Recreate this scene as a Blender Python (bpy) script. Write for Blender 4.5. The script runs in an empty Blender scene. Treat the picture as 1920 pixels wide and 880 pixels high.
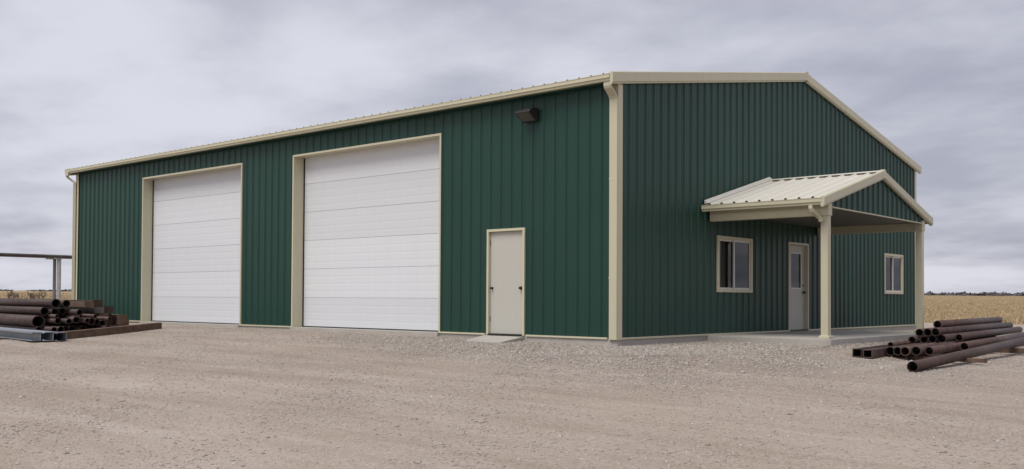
import bpy, math, random
import numpy as np
ORD = ('first', 'second', 'third', 'fourth', 'fifth', 'sixth', 'seventh', 'eighth', 'ninth')
from mathutils import Matrix, Vector
random.seed(7)
SC = bpy.context.scene
COL = SC.collection

# ------------------------------------------------------------------ camera
cam_d = bpy.data.cameras.new('camera')
cam = bpy.data.objects.new('camera', cam_d)
COL.objects.link(cam)
SC.camera = cam
cam_d.sensor_width = 36.0
cam_d.lens = 36.0 * 1847.63 / 1920
cam_d.shift_y = 82.05 / 1920
cam_d.clip_start = 0.1
cam_d.clip_end = 9000
YAW, PITCH, ROLL = 0.71394, 0.02116, 0.00547
fw = Vector((-math.sin(YAW) * math.cos(PITCH), math.cos(YAW) * math.cos(PITCH), math.sin(PITCH)))
rt = Vector((math.cos(YAW), math.sin(YAW), 0))
up = rt.cross(fw)
r2 = rt * math.cos(ROLL) + up * math.sin(ROLL)
u2 = -rt * math.sin(ROLL) + up * math.cos(ROLL)
M = Matrix((r2, u2, -fw)).transposed().to_4x4()
M.translation = Vector((11.3524, -16.3347, 0.7774))
cam.matrix_world = M

# ------------------------------------------------------------------ light
SUN_EL, SUN_AZ = math.radians(57), math.radians(180)      # azimuth clockwise from +Y (north)
sun_d = bpy.data.lights.new('sun', 'SUN')
sun_d.energy = 1.5
sun_d.angle = math.radians(35)
sun_d.color = (1.0, 0.955, 0.885)
sun = bpy.data.objects.new('sun', sun_d)
COL.objects.link(sun)
sdir = Vector((math.sin(SUN_AZ) * math.cos(SUN_EL), math.cos(SUN_AZ) * math.cos(SUN_EL), math.sin(SUN_EL)))
sun.rotation_euler = sdir.to_track_quat('Z', 'Y').to_euler()
sun.location = (0, -20, 30)

W = bpy.data.worlds.new('World')
SC.world = W
W.use_nodes = True
nt = W.node_tree
nt.nodes.clear()
def wn(t, **k):
    n = nt.nodes.new(t)
    for a, b in k.items():
        setattr(n, a, b)
    return n
sky = wn('ShaderNodeTexSky', sky_type='NISHITA', sun_disc=False, sun_elevation=SUN_EL, sun_rotation=SUN_AZ)
sky.air_density = 1.0; sky.dust_density = 2.0
bg1 = wn('ShaderNodeBackground'); bg1.inputs[1].default_value = 0.05
bg2 = wn('ShaderNodeBackground'); bg2.inputs[1].default_value = 0.85
mixs = wn('ShaderNodeMixShader'); mixs.inputs[0].default_value = 0.90
outw = wn('ShaderNodeOutputWorld')
tc = wn('ShaderNodeTexCoord')
sep = wn('ShaderNodeSeparateXYZ')
nt.links.new(tc.outputs['Generated'], sep.inputs[0])
def wm(op, a, b=None):
    n = wn('ShaderNodeMath', operation=op)
    for i, v in enumerate((a, b)):
        if v is None: continue
        if isinstance(v, (int, float)): n.inputs[i].default_value = v
        else: nt.links.new(v, n.inputs[i])
    return n.outputs[0]
zz = wm('ADD', wm('MAXIMUM', sep.outputs['Z'], 0.0), 0.16)   # a cloud deck seen in perspective
cxx = wm('DIVIDE', sep.outputs['X'], zz)
cyy = wm('DIVIDE', sep.outputs['Y'], zz)
comb = wn('ShaderNodeCombineXYZ')
nt.links.new(cxx, comb.inputs[0]); nt.links.new(cyy, comb.inputs[1])
mp = wn('ShaderNodeMapping'); mp.inputs['Rotation'].default_value = (0, 0, YAW)
mp.inputs['Location'].default_value = (3.1, 1.7, 0.4)
mp.inputs['Scale'].default_value = (0.8, 1.0, 1)
nt.links.new(comb.outputs[0], mp.inputs[0])
n1 = wn('ShaderNodeTexNoise'); n1.inputs['Scale'].default_value = 0.6; n1.inputs['Detail'].default_value = 4.5
n1.inputs['Roughness'].default_value = 0.5; n1.inputs['Distortion'].default_value = 0.25
n2 = wn('ShaderNodeTexNoise'); n2.inputs['Scale'].default_value = 2.6; n2.inputs['Detail'].default_value = 5
n2.inputs['Roughness'].default_value = 0.55
nt.links.new(mp.outputs[0], n1.inputs['Vector']); nt.links.new(mp.outputs[0], n2.inputs['Vector'])
cl = wm('ADD', wm('MULTIPLY', n1.outputs['Fac'], 0.66), wm('MULTIPLY', n2.outputs['Fac'], 0.34))
ramp = wn('ShaderNodeValToRGB')
ramp.color_ramp.interpolation = 'EASE'
ramp.color_ramp.elements[0].position = 0.36; ramp.color_ramp.elements[0].color = (0.275, 0.279, 0.335, 1)
ramp.color_ramp.elements[1].position = 0.64; ramp.color_ramp.elements[1].color = (0.49, 0.492, 0.545, 1)
nt.links.new(cl, ramp.inputs[0])
nt.links.new(sky.outputs[0], bg1.inputs[0])
nt.links.new(ramp.outputs[0], bg2.inputs[0])
nt.links.new(bg1.outputs[0], mixs.inputs[1]); nt.links.new(bg2.outputs[0], mixs.inputs[2])
nt.links.new(mixs.outputs[0], outw.inputs[0])

SC.view_settings.view_transform = 'Standard'
SC.view_settings.look = 'None'
SC.view_settings.exposure = 0.86
SC.view_settings.gamma = 1.0

# ------------------------------------------------------------------ helpers
class MB:
    """collects vertices and faces of one mesh"""
    def __init__(s): s.v = []; s.f = []
    def quad(s, a, b, c, d):
        i = len(s.v); s.v += [a, b, c, d]; s.f.append((i, i+1, i+2, i+3)); return s
    def poly(s, pts):
        i = len(s.v); s.v += list(pts); s.f.append(tuple(range(i, i+len(pts)))); return s
    def box(s, x0, x1, y0, y1, z0, z1):
        i = len(s.v)
        s.v += [(x, y, z) for z in (z0, z1) for y in (y0, y1) for x in (x0, x1)]
        s.f += [tuple(i+k for k in q) for q in ((0,2,3,1),(4,5,7,6),(0,1,5,4),(2,6,7,3),(0,4,6,2),(1,3,7,5))]
        return s
    def prism(s, prof, axis, a0, a1, shear0=None, shear1=None):
        """closed profile (list of 2-tuples) extruded along axis 'x' or 'y'; the profile is in the other two axes"""
        i = len(s.v); n = len(prof)
        def P(a, q): return (a, q[0], q[1]) if axis == 'x' else ((q[0], a, q[1]) if axis == 'y' else (q[0], q[1], a))
        s.v += [P(a0, q) for q in prof] + [P(a1, q) for q in prof]
        for k in range(n):
            s.f.append((i+k, i+(k+1) % n, i+n+(k+1) % n, i+n+k))
        s.f.append(tuple(i+k for k in range(n))[::-1]); s.f.append(tuple(i+n+k for k in range(n)))
        return s
    def sweep(s, pts, prof_w, prof_d, wdir):
        """rectangular tube along pts; prof_w along the unit vector wdir, prof_d across"""
        i = len(s.v); wd = Vector(wdir).normalized(); n = len(pts)
        P = [Vector(p) for p in pts]
        for k in range(n):
            t = (P[min(k+1, n-1)] - P[max(k-1, 0)]).normalized()
            d = wd.cross(t).normalized()
            if 0 < k < n-1:
                t1 = (P[k]-P[k-1]).normalized(); c = max(0.5, t.dot(t1)); d = d / c
            for a, b in ((-1,-1),(1,-1),(1,1),(-1,1)):
                s.v.append(tuple(P[k] + wd*a*prof_w/2 + d*b*prof_d/2))
        for k in range(n-1):
            for q in range(4):
                s.f.append((i+4*k+q, i+4*k+(q+1) % 4, i+4*k+4+(q+1) % 4, i+4*k+4+q))
        s.f.append((i+3, i+2, i+1, i)); j = i+4*(n-1); s.f.append((j, j+1, j+2, j+3))
        return s
    def cyl(s, a, b, r0, r1=None, n=10, caps=True):
        r1 = r0 if r1 is None else r1
        a = Vector(a); b = Vector(b); t = (b-a).normalized()
        w = t.cross(Vector((0,0,1)));
        if w.length < 1e-4: w = Vector((1,0,0))
        w.normalize(); d = t.cross(w); i = len(s.v)
        for c, r in ((a, r0), (b, r1)):
            for k in range(n):
                q = 2*math.pi*k/n; s.v.append(tuple(c + w*math.cos(q)*r + d*math.sin(q)*r))
        for k in range(n): s.f.append((i+k, i+(k+1) % n, i+n+(k+1) % n, i+n+k))
        if caps: s.f.append(tuple(i+k for k in range(n))[::-1]); s.f.append(tuple(i+n+k for k in range(n)))
        return s
    def build(s, name, mat, parent=None, bevel=0, smooth=False):
        m = bpy.data.meshes.new(name); m.from_pydata([tuple(v) for v in s.v], [], s.f)
        m.validate(); m.update()
        if smooth: m.polygons.foreach_set('use_smooth', [True]*len(m.polygons))
        o = bpy.data.objects.new(name, m); COL.objects.link(o)
        if mat is not None: m.materials.append(mat)
        if parent is not None: o.parent = parent
        if bevel:
            b = o.modifiers.new('bevel', 'BEVEL'); b.width = bevel; b.segments = 2; b.limit_method = 'ANGLE'
        return o

def tag(o, label=None, cat=None, group=None, kind=None):
    if label: o['label'] = label
    if cat: o['category'] = cat
    if group: o['group'] = group
    if kind: o['kind'] = kind
    return o

def empty(name, loc=(0,0,0)):
    o = bpy.data.objects.new(name, None); COL.objects.link(o); o.location = loc; o.empty_display_size = 0.3
    return o

def np_mesh(name, V, F, mat, face_tint=None):
    """numpy vertices and faces (all with the same number of corners) as one object"""
    k = F.shape[1]
    m = bpy.data.meshes.new(name)
    m.vertices.add(len(V)); m.vertices.foreach_set('co', V.astype(np.float32).ravel())
    m.loops.add(F.size); m.loops.foreach_set('vertex_index', F.astype(np.int32).ravel())
    m.polygons.add(len(F)); m.polygons.foreach_set('loop_start', np.arange(0, F.size, k, dtype=np.int32))
    m.polygons.foreach_set('loop_total', np.full(len(F), k, dtype=np.int32))
    m.update(calc_edges=True)
    if face_tint is not None:
        at = m.attributes.new('tint', 'FLOAT', 'FACE'); at.data.foreach_set('value', face_tint.astype(np.float32))
    o = bpy.data.objects.new(name, m); COL.objects.link(o); m.materials.append(mat)
    return o

# ------------------------------------------------------------------ materials
class NT:
    def __init__(s, name):
        s.m = bpy.data.materials.new(name); s.m.use_nodes = True; s.t = s.m.node_tree
        s.b = s.t.nodes['Principled BSDF']
        s.tc = s.t.nodes.new('ShaderNodeTexCoord')
    def n(s, t, **k):
        x = s.t.nodes.new(t)
        for a, b in k.items(): setattr(x, a, b)
        return x
    def l(s, a, b): s.t.links.new(a, b)
    def mapping(s, scale=(1,1,1), rot=(0,0,0), world=False):
        mp = s.n('ShaderNodeMapping'); mp.inputs['Scale'].default_value = scale; mp.inputs['Rotation'].default_value = rot
        if world: s.l(s.n('ShaderNodeNewGeometry').outputs['Position'], mp.inputs[0])
        else: s.l(s.tc.outputs['Object'], mp.inputs[0])
        return mp.outputs[0]
    def noise(s, scale, detail=4, rough=0.55, vec=None, dist=0):
        x = s.n('ShaderNodeTexNoise'); x.inputs['Scale'].default_value = scale; x.inputs['Detail'].default_value = detail
        x.inputs['Roughness'].default_value = rough; x.inputs['Distortion'].default_value = dist
        s.l(vec if vec is not None else s.mapping(world=True), x.inputs['Vector'])
        return x.outputs['Fac']
    def ramp(s, fac, stops):
        r = s.n('ShaderNodeValToRGB'); e = r.color_ramp.elements
        while len(e) < len(stops): e.new(0.5)
        for q, (p, c) in zip(e, stops):
            q.position = p; q.color = (*c, 1) if len(c) == 3 else c
        s.l(fac, r.inputs[0]); return r.outputs[0]
    def mix(s, fac, a, b, mode='MIX'):
        x = s.n('ShaderNodeMix', data_type='RGBA', blend_type=mode)
        for i, v in ((0, fac), (6, a), (7, b)):
            if isinstance(v, (int, float)): x.inputs[i].default_value = v
            elif isinstance(v, tuple): x.inputs[i].default_value = (*v, 1)
            else: s.l(v, x.inputs[i])
        return x.outputs[2]
    def math(s, op, a, b=0.0, c=None, clamp=False):
        x = s.n('ShaderNodeMath', operation=op); x.use_clamp = clamp
        for i, v in enumerate((a, b, c)):
            if v is None: continue
            if isinstance(v, (int, float)): x.inputs[i].default_value = v
            else: s.l(v, x.inputs[i])
        return x.outputs[0]
    def bump(s, h, strength=0.3, dist=0.01, nrm=None):
        x = s.n('ShaderNodeBump'); x.inputs['Strength'].default_value = strength; x.inputs['Distance'].default_value = dist
        s.l(h, x.inputs['Height'])
        if nrm is not None: s.l(nrm, x.inputs['Normal'])
        return x.outputs[0]

def painted(name, col, rough=0.45, var=0.12, dirt=0.25, spec=0.5, wave=0.0):
    k = NT(name)
    big = k.noise(0.5, 3); streak = k.noise(1.0, 5, 0.6, k.mapping((9, 9, 0.35), world=True))
    fine = k.noise(60, 3)
    c = k.mix(k.math('MULTIPLY', big, var), col, tuple(min(1, x*1.25+0.01) for x in col))
    dk = k.ramp(streak, [(0.45, (0, 0, 0)), (0.75, (1, 1, 1))])
    c = k.mix(k.math('MULTIPLY', dk, dirt), c, tuple(x*0.72 + 0.012 for x in col))
    oi = k.n('ShaderNodeObjectInfo')
    c = k.mix(1.0, c, k.math('ADD', k.math('MULTIPLY', oi.outputs['Random'], 0.10), 0.95), 'MULTIPLY')
    k.l(c, k.b.inputs['Base Color'])
    rr = k.math('ADD', k.math('MULTIPLY', streak, 0.18), rough - 0.09)
    k.l(rr, k.b.inputs['Roughness'])
    k.b.inputs['Specular IOR Level'].default_value = spec
    h = k.noise(0.9, 2, 0.5, k.mapping((2.2, 2.2, 0.9), world=True)) if wave else fine
    k.l(k.bump(h, wave if wave else 0.04, 0.02 if wave else 0.002), k.b.inputs['Normal'])
    return k.m

M_GREEN = painted('green_painted_steel', (0.0078, 0.042, 0.030), 0.42, 0.5, 0.35, 0.36, wave=0.18)
M_CREAM = painted('cream_painted_steel', (0.525, 0.495, 0.36), 0.45, 0.2, 0.25)
M_ROOF = painted('light_stone_roof_steel', (0.60, 0.575, 0.50), 0.42, 0.15, 0.2)
M_WHITE = painted('white_door_steel', (0.65, 0.67, 0.70), 0.45, 0.06, 0.12)
M_DOOR = painted('off_white_door_paint', (0.475, 0.464, 0.415), 0.5, 0.06, 0.12)
M_VINYL = painted('white_vinyl', (0.66, 0.64, 0.60), 0.4, 0.05, 0.1)
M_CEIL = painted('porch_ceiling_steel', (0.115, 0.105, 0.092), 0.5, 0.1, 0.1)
M_BLACK = painted('black_metal', (0.012, 0.011, 0.012), 0.4, 0.1, 0.1)
M_LAMP = painted('bronze_lamp_housing', (0.022, 0.017, 0.019), 0.42, 0.2, 0.2)
M_DARK = painted('dark_closure_foam', (0.02, 0.02, 0.02), 0.9, 0.1, 0.1)
M_INNER = painted('interior_liner', (0.12, 0.12, 0.12), 0.8, 0.1, 0.1)

def concrete():
    k = NT('concrete')
    a = k.noise(1.3, 5); b = k.noise(25, 4); st = k.noise(2.0, 4, 0.6, k.mapping((3, 3, 0.6), world=True))
    c = k.ramp(a, [(0.3, (0.36, 0.34, 0.31)), (0.7, (0.47, 0.45, 0.415))])
    c = k.mix(k.math('MULTIPLY', st, 0.5), c, (0.30, 0.265, 0.225))
    c = k.mix(0.12, c, k.ramp(b, [(0.3, (0.12, 0.12, 0.12)), (0.7, (0.7, 0.7, 0.7))]))
    k.l(c, k.b.inputs['Base Color']); k.b.inputs['Roughness'].default_value = 0.9
    k.l(k.bump(b, 0.3, 0.006), k.b.inputs['Normal'])
    return k.m
M_CONC = concrete()

def glass():
    k = NT('window_glass'); t = k.t
    t.nodes.remove(k.b)
    out = [n for n in t.nodes if n.type == 'OUTPUT_MATERIAL'][0]
    fr = k.n('ShaderNodeFresnel'); fr.inputs[0].default_value = 1.5
    tr = k.n('ShaderNodeBsdfTransparent'); tr.inputs[0].default_value = (0.55, 0.58, 0.6, 1)
    gl = k.n('ShaderNodeBsdfGlossy'); gl.inputs['Roughness'].default_value = 0.02
    mx = k.n('ShaderNodeMixShader'); k.l(fr.outputs[0], mx.inputs[0]); k.l(tr.outputs[0], mx.inputs[1]); k.l(gl.outputs[0], mx.inputs[2])
    k.l(mx.outputs[0], out.inputs[0])
    return k.m
M_GLASS = glass()

def lens():
    k = NT('lamp_lens'); k.b.inputs['Base Color'].default_value = (0.10, 0.095, 0.085, 1); k.b.inputs['Roughness'].default_value = 0.25
    k.l(k.bump(k.noise(120, 1), 0.3, 0.002), k.b.inputs['Normal']); return k.m
M_LENS = lens()

def rust(name, dark, mid, lite, rough=0.8):
    k = NT(name)
    oi = k.n('ShaderNodeObjectInfo')
    add = k.n('ShaderNodeVectorMath', operation='ADD'); k.l(k.mapping(world=True), add.inputs[0])
    cr = k.n('ShaderNodeCombineXYZ'); k.l(k.math('MULTIPLY', oi.outputs['Random'], 40), cr.inputs[0]); k.l(cr.outputs[0], add.inputs[1])
    a = k.noise(3.5, 6, 0.6, add.outputs[0]); b = k.noise(40, 4, 0.6, add.outputs[0]); g = k.noise(0.8, 2, 0.5, add.outputs[0])
    c = k.ramp(a, [(0.28, dark), (0.5, mid), (0.74, lite)])
    c = k.mix(k.math('MULTIPLY', g, 0.5), c, mid)
    c = k.mix(0.3, c, k.ramp(b, [(0.3, dark), (0.75, lite)]))
    v = k.math('ADD', k.math('MULTIPLY', oi.outputs['Random'], 0.95), 0.6)
    c = k.mix(1.0, c, v, 'MULTIPLY')
    k.l(c, k.b.inputs['Base Color'])
    k.b.inputs['Roughness'].default_value = rough
    k.l(k.bump(b, 0.4, 0.004), k.b.inputs['Normal'])
    return k.m
M_RUST = rust('weathered_rusty_steel', (0.016, 0.007, 0.005), (0.052, 0.027, 0.022), (0.135, 0.082, 0.070), 0.6)
M_PIPEIN = rust('shaded_pipe_bore', (0.006, 0.004, 0.004), (0.014, 0.009, 0.008), (0.025, 0.016, 0.014), 0.95)  # near-black rust: the shade inside the hollow ends is put into the colour
M_TIMBER = rust('weathered_timber', (0.035, 0.018, 0.012), (0.085, 0.048, 0.032), (0.17, 0.12, 0.09), 0.9)
M_GREYWOOD = rust('grey_weathered_tube', (0.05, 0.042, 0.038), (0.10, 0.085, 0.078), (0.19, 0.175, 0.16), 0.85)
M_PALE = rust('pale_grey_post_paint', (0.20, 0.19, 0.18), (0.30, 0.30, 0.29), (0.42, 0.42, 0.41), 0.7)
M_GALV = rust('galvanised_steel', (0.17, 0.19, 0.22), (0.27, 0.30, 0.34), (0.40, 0.43, 0.47), 0.42)
M_GALV.node_tree.nodes['Principled BSDF'].inputs['Metallic'].default_value = 0.4

# ------------------------------------------------------------------ ground
LX, WY, RZ = -23.327, 17.31, 8.655           # far end of the front wall, depth of the gable, ridge position

def foot_dist(x, y):
    dx = np.maximum(np.maximum(LX - x, x - 0), 0); dy = np.maximum(np.maximum(0 - y, y - WY), 0)
    return np.hypot(dx, dy)

def ground_z(x, y):
    x = np.asarray(x, float); y = np.asarray(y, float)
    d = foot_dist(x, y)
    base = -0.155 + 0.085 * np.clip(-x / 7.0, 0, 1) * np.clip(1 - d / 6.0, 0, 1)
    side = np.clip((x + 0.5) / 1.5, 0, 1)                         # gravel shoulder beside the gable and the porch slab
    shoulder = 0.008*np.minimum(d, 2.9) + 0.082*np.clip(d - 2.9, 0, 2.1) + 0.024*np.clip(d - 5.0, 0, 9)
    z = base - (1-side) * 0.030 * np.minimum(d, 14) - side * (shoulder - 0.018*np.clip((y-1)/2, 0, 1)*np.clip(1-(d-2.9)/1.5, 0, 1))
    z = z + 0.012*np.sin(x*0.9+1.3)*np.sin(y*0.8+0.4)*np.clip(d/3, 0, 1) + 0.006*np.sin(x*2.3+y*1.7)*np.clip(d/2, 0, 1)
    r = np.hypot(x + 8, y - 8)
    ang = np.arctan2(x + 8, y - 8)
    slope = 0.0093 + 0.0012*np.sin(ang)
    far = np.clip(r - 48, 0, 620)
    z = z + slope * far + 0.18*np.sin(x*0.03+1)*np.sin(y*0.027)*np.clip(far/100, 0, 1)
    return z

def gz(x, y): return float(ground_z(x, y))

def gravel_mat():
    k = NT('gravel_and_field_ground')
    pos = k.mapping(world=True)
    st = k.noise(0.62, 6, 0.66, k.mapping((0.45, 1.9, 1), (0, 0, -0.60), world=True))
    big = k.noise(0.22, 4, 0.6, pos, 0.4); med = k.noise(1.5, 5, 0.65, pos)
    fine = k.noise(44, 3, 0.65, pos); fine2 = k.noise(120, 2, 0.6, pos)
    c = k.ramp(st, [(0.30, (0.165, 0.112, 0.076)), (0.42, (0.285, 0.222, 0.172)), (0.54, (0.375, 0.318, 0.268)), (0.68, (0.50, 0.45, 0.405))])
    c = k.mix(k.ramp(big, [(0.44, (0, 0, 0)), (0.60, (0.45, 0.45, 0.45))]), c, (0.375, 0.330, 0.298))
    c = k.mix(k.math('MULTIPLY', k.ramp(med, [(0.50, (0, 0, 0)), (0.68, (1, 1, 1))]), 0.5), c, (0.245, 0.190, 0.147))
    vo = k.n('ShaderNodeTexVoronoi'); vo.inputs['Scale'].default_value = 52; k.l(pos, vo.inputs['Vector'])
    stone = k.ramp(vo.outputs['Color'], [(0.1, (0.19, 0.155, 0.125)), (0.5, (0.325, 0.28, 0.24)), (0.92, (0.56, 0.52, 0.47))])
    amt = k.math('MULTIPLY', k.ramp(k.noise(0.8, 4, 0.6, pos), [(0.35, (0.25, 0.25, 0.25)), (0.65, (1, 1, 1))]), 0.40)
    c = k.mix(amt, c, stone)
    c = k.mix(0.24, c, k.ramp(fine, [(0.30, (0.11, 0.088, 0.07)), (0.5, (0.32, 0.272, 0.23)), (0.72, (0.58, 0.54, 0.49))]))
    grit = k.noise(21, 4, 0.75, pos, 0.6)
    c = k.mix(0.30, c, k.ramp(grit, [(0.33, (0.12, 0.092, 0.07)), (0.47, (0.30, 0.25, 0.21)), (0.55, (0.36, 0.31, 0.265)), (0.68, (0.60, 0.56, 0.51))]))
    c = k.mix(0.20, c, k.ramp(fine2, [(0.32, (0.09, 0.075, 0.06)), (0.70, (0.60, 0.55, 0.50))]))
    c = k.mix(1.0, c, (1.10, 1.06, 1.04), 'MULTIPLY')
    trk = k.noise(0.8, 4, 0.6, k.mapping((0.10, 1.5, 1), (0, 0, -0.25), world=True), 0.3)
    c = k.mix(1.0, c, k.ramp(trk, [(0.34, (0.87, 0.845, 0.82)), (0.50, (1, 1, 1)), (0.66, (1.07, 1.08, 1.09))]), 'MULTIPLY')
    # dry field beyond the yard
    f1 = k.noise(0.12, 5, 0.6, pos); f2 = k.noise(1.4, 4, 0.65, pos); f3 = k.noise(0.35, 4, 0.6, k.mapping((0.25, 0.25, 1), world=True))
    g = k.ramp(f1, [(0.3, (0.29, 0.21, 0.12)), (0.5, (0.37, 0.275, 0.165)), (0.7, (0.43, 0.33, 0.21))])
    g = k.mix(k.math('MULTIPLY', f2, 0.5), g, (0.27, 0.195, 0.11))
    g = k.mix(k.math('MULTIPLY', k.ramp(f3, [(0.5, (0, 0, 0)), (0.65, (1, 1, 1))]), 0.35), g, (0.22, 0.165, 0.10))
    sx = k.n('ShaderNodeSeparateXYZ'); k.l(pos, sx.inputs[0])
    dx = k.math('ADD', sx.outputs[0], 8.0); dy = k.math('ADD', sx.outputs[1], -8.0)
    rr = k.math('SQRT', k.math('ADD', k.math('MULTIPLY', dx, dx), k.math('MULTIPLY', dy, dy)))
    rr = k.math('ADD', rr, k.math('MULTIPLY', k.noise(0.25, 4, 0.6, pos), 9.0))
    mask = k.math('MULTIPLY', k.math('SUBTRACT', rr, 44.5), 0.4, clamp=True)
    c = k.mix(mask, c, g)
    k.l(c, k.b.inputs['Base Color']); k.b.inputs['Roughness'].default_value = 0.95
    k.b.inputs['Specular IOR Level'].default_value = 0.2
    h = k.math('ADD', k.math('MULTIPLY', k.math('SUBTRACT', 1.0, vo.outputs['Distance']), 0.7), k.math('ADD', k.math('MULTIPLY', fine, 0.9), k.math('MULTIPLY', grit, 0.9)))
    nb = k.bump(med, 0.25, 0.06)
    k.l(k.bump(h, 0.7, 0.016, nb), k.b.inputs['Normal'])
    return k.m
M_GRAVEL = gravel_mat()

def axis(lo, hi, step, far):
    mid = np.arange(lo, hi + 1e-6, step); a = [hi]; s = step
    while a[-1] < far: s *= 1.13; a.append(a[-1] + s)
    b = [lo]; s = step
    while b[-1] > -far: s *= 1.13; b.append(b[-1] - s)
    return np.concatenate([np.array(b[1:])[::-1], mid, np.array(a[1:])])
gx, gy = axis(-34, 18, 0.4, 4500), axis(-18, 34, 0.4, 4500)
GX, GY = np.meshgrid(gx, gy)
GZ = ground_z(GX, GY)
GZ[(GX > LX+0.25) & (GX < -0.25) & (GY > 0.25) & (GY < WY-0.25)] = -0.4
V = np.stack([GX.ravel(), GY.ravel(), GZ.ravel()], 1)
nx, ny = len(gx), len(gy)
I = np.arange(nx*ny).reshape(ny, nx)
Fq = np.stack([I[:-1, :-1].ravel(), I[:-1, 1:].ravel(), I[1:, 1:].ravel(), I[1:, :-1].ravel()], 1)
ground = np_mesh('ground', V, Fq, M_GRAVEL)
ground.data.polygons.foreach_set('use_smooth', [True]*len(ground.data.polygons))
tag(ground, 'pale beige crushed gravel yard running out into dry prairie', 'ground', kind='structure')

# ------------------------------------------------------------------ the steel building
BLD = empty('metal_building', (0, 0, 0))
tag(BLD, 'large green metal workshop building with cream trim and white overhead doors', 'building')
FT = 0.3048
RIB = 0.030
MINOR = 0.0035
def profile(a0, a1, off, pitch=FT, rib=RIB, minor=True):
    pts = []
    k0 = int(math.floor((a0-off)/pitch)) - 1; k1 = int(math.ceil((a1-off)/pitch)) + 1
    for k in range(k0, k1+1):
        c = off + k*pitch
        pts += [(c-0.040, 0), (c-0.014, rib), (c+0.014, rib), (c+0.040, 0)]
        if minor:
            for m in (pitch/3, 2*pitch/3):
                pts += [(c+m-0.013, 0), (c+m-0.006, MINOR), (c+m+0.006, MINOR), (c+m+0.013, 0)]
    xs = [p[0] for p in pts]; ys = [p[1] for p in pts]
    ev = lambda a: float(np.interp(a, xs, ys))
    return [(a0, ev(a0))] + [p for p in pts if a0+1e-4 < p[0] < a1-1e-4] + [(a1, ev(a1))]

def sheet(a0, a1, bot, topf, openings, off, mapf, flat=False, breaks=()):
    """a ribbed (or flat) sheet between a0 and a1 with rectangular openings (a0,a1,z0,z1) left out"""
    mb = MB()
    br = sorted({a0, a1} | {q for o in openings for q in o[:2] if a0 < q < a1} | {b for b in breaks if a0 < b < a1})
    for s0, s1 in zip(br[:-1], br[1:]):
        if s1 - s0 < 1e-3: continue
        mid = (s0+s1)/2
        spans = [(bot, None)]
        for o in sorted(openings, key=lambda q: q[2]):
            if o[0] < mid < o[1]:
                lo, hi = spans.pop(); spans += [(lo, o[2]), (o[3], hi)]
        pr = [(s0, 0), (s1, 0)] if flat else profile(s0, s1, off)
        for lo, hi in spans:
            if hi is not None and hi - lo < 1e-3: continue
            for p, q in zip(pr[:-1], pr[1:]):
                mb.quad(mapf(p[0], lo, p[1]), mapf(q[0], lo, q[1]),
                        mapf(q[0], topf(q[0]) if hi is None else hi, q[1]), mapf(p[0], topf(p[0]) if hi is None else hi, p[1]))
    return mb

# openings, in wall coordinates
D1 = (-18.645, -13.125, 0.0, 4.61); D2 = (-10.635, -5.035, 0.0, 4.61); MD = (-3.514, -2.42, 0.0, 2.325)
W1 = (4.01, 5.68, 0.98, 2.265); W2 = (14.46, 16.06, 1.02, 2.257); GD = (7.71, 8.90, 0.0, 2.30)
fr_open = [(-o[1], -o[0], o[2]-0.02, o[3]) for o in (D1, D2, MD)]
ga_open = [W1, W2, (GD[0], GD[1], -0.05, GD[3])]
front_map = lambda a, z, n: (-a, -n, z)                     # a runs from the near corner to the far end
gable_map = lambda a, z, n: (n, a, z)
SL = 0.1755
roof_z = lambda y: 5.33 + SL * (y if y < RZ else WY - y)
EAVE = 5.14
front_top = lambda a: EAVE
gable_top = lambda a: roof_z(a) - 0.12

wall_f = sheet(0.03, -LX-0.03, 0.0, front_top, fr_open, 0, lambda a, z, n: (-a, 0.06, z), flat=True).build('front_wall', M_INNER, BLD)
a = 0.4075 + FT/2 - 3*FT; edges = [0.0]
while a < -LX - 0.2:
    if a > 0.2: edges.append(a)
    a += 3*FT
edges.append(-LX)
for e0, e1 in zip(edges[:-1], edges[1:]):
    sheet(e0, e1, 0.0, front_top, fr_open, 0.4075, front_map).build('wall_panel', M_GREEN, wall_f)

wall_g = sheet(0.03, WY-0.03, 0.0, gable_top, ga_open, 0, lambda a, z, n: (-0.06, a, z), flat=True, breaks=(RZ,)).build('gable_wall', M_INNER, BLD)
a = 0.4211 + FT/2 - 3*FT; edges = [0.0]
while a < WY - 0.2:
    if a > 0.2: edges.append(a)
    a += 3*FT
edges.append(WY)
for e0, e1 in zip(edges[:-1], edges[1:]):
    sheet(e0, e1, 0.0, gable_top, ga_open, 0.4211, gable_map, breaks=(RZ,)).build('wall_panel', M_GREEN, wall_g)
sheet(0, -LX, 0.0, front_top, [], 0.4, lambda a, z, n: (-a, WY + n, z)).build('rear_wall', M_GREEN, BLD)
sheet(0, WY, 0.0, gable_top, [], 0.4, lambda a, z, n: (LX - n, a, z), breaks=(RZ,)).build('end_wall', M_GREEN, BLD)
MB().box(LX, 0, 0, WY, -0.08, -0.015).build('floor_slab', M_CONC, BLD)
fd = MB()
fd.box(LX-0.01, 0.012, -0.012, 0.2, -0.75, -0.022).box(-0.2, 0.0125, 0.2, WY+0.01, -0.75, -0.0225)
fd.box(LX-0.01, LX+0.2, 0.2, WY+0.01, -0.75, -0.023).box(LX+0.2, -0.2, WY-0.2, WY+0.01, -0.75, -0.0235)
fd.build('foundation', M_CONC, BLD)
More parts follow.
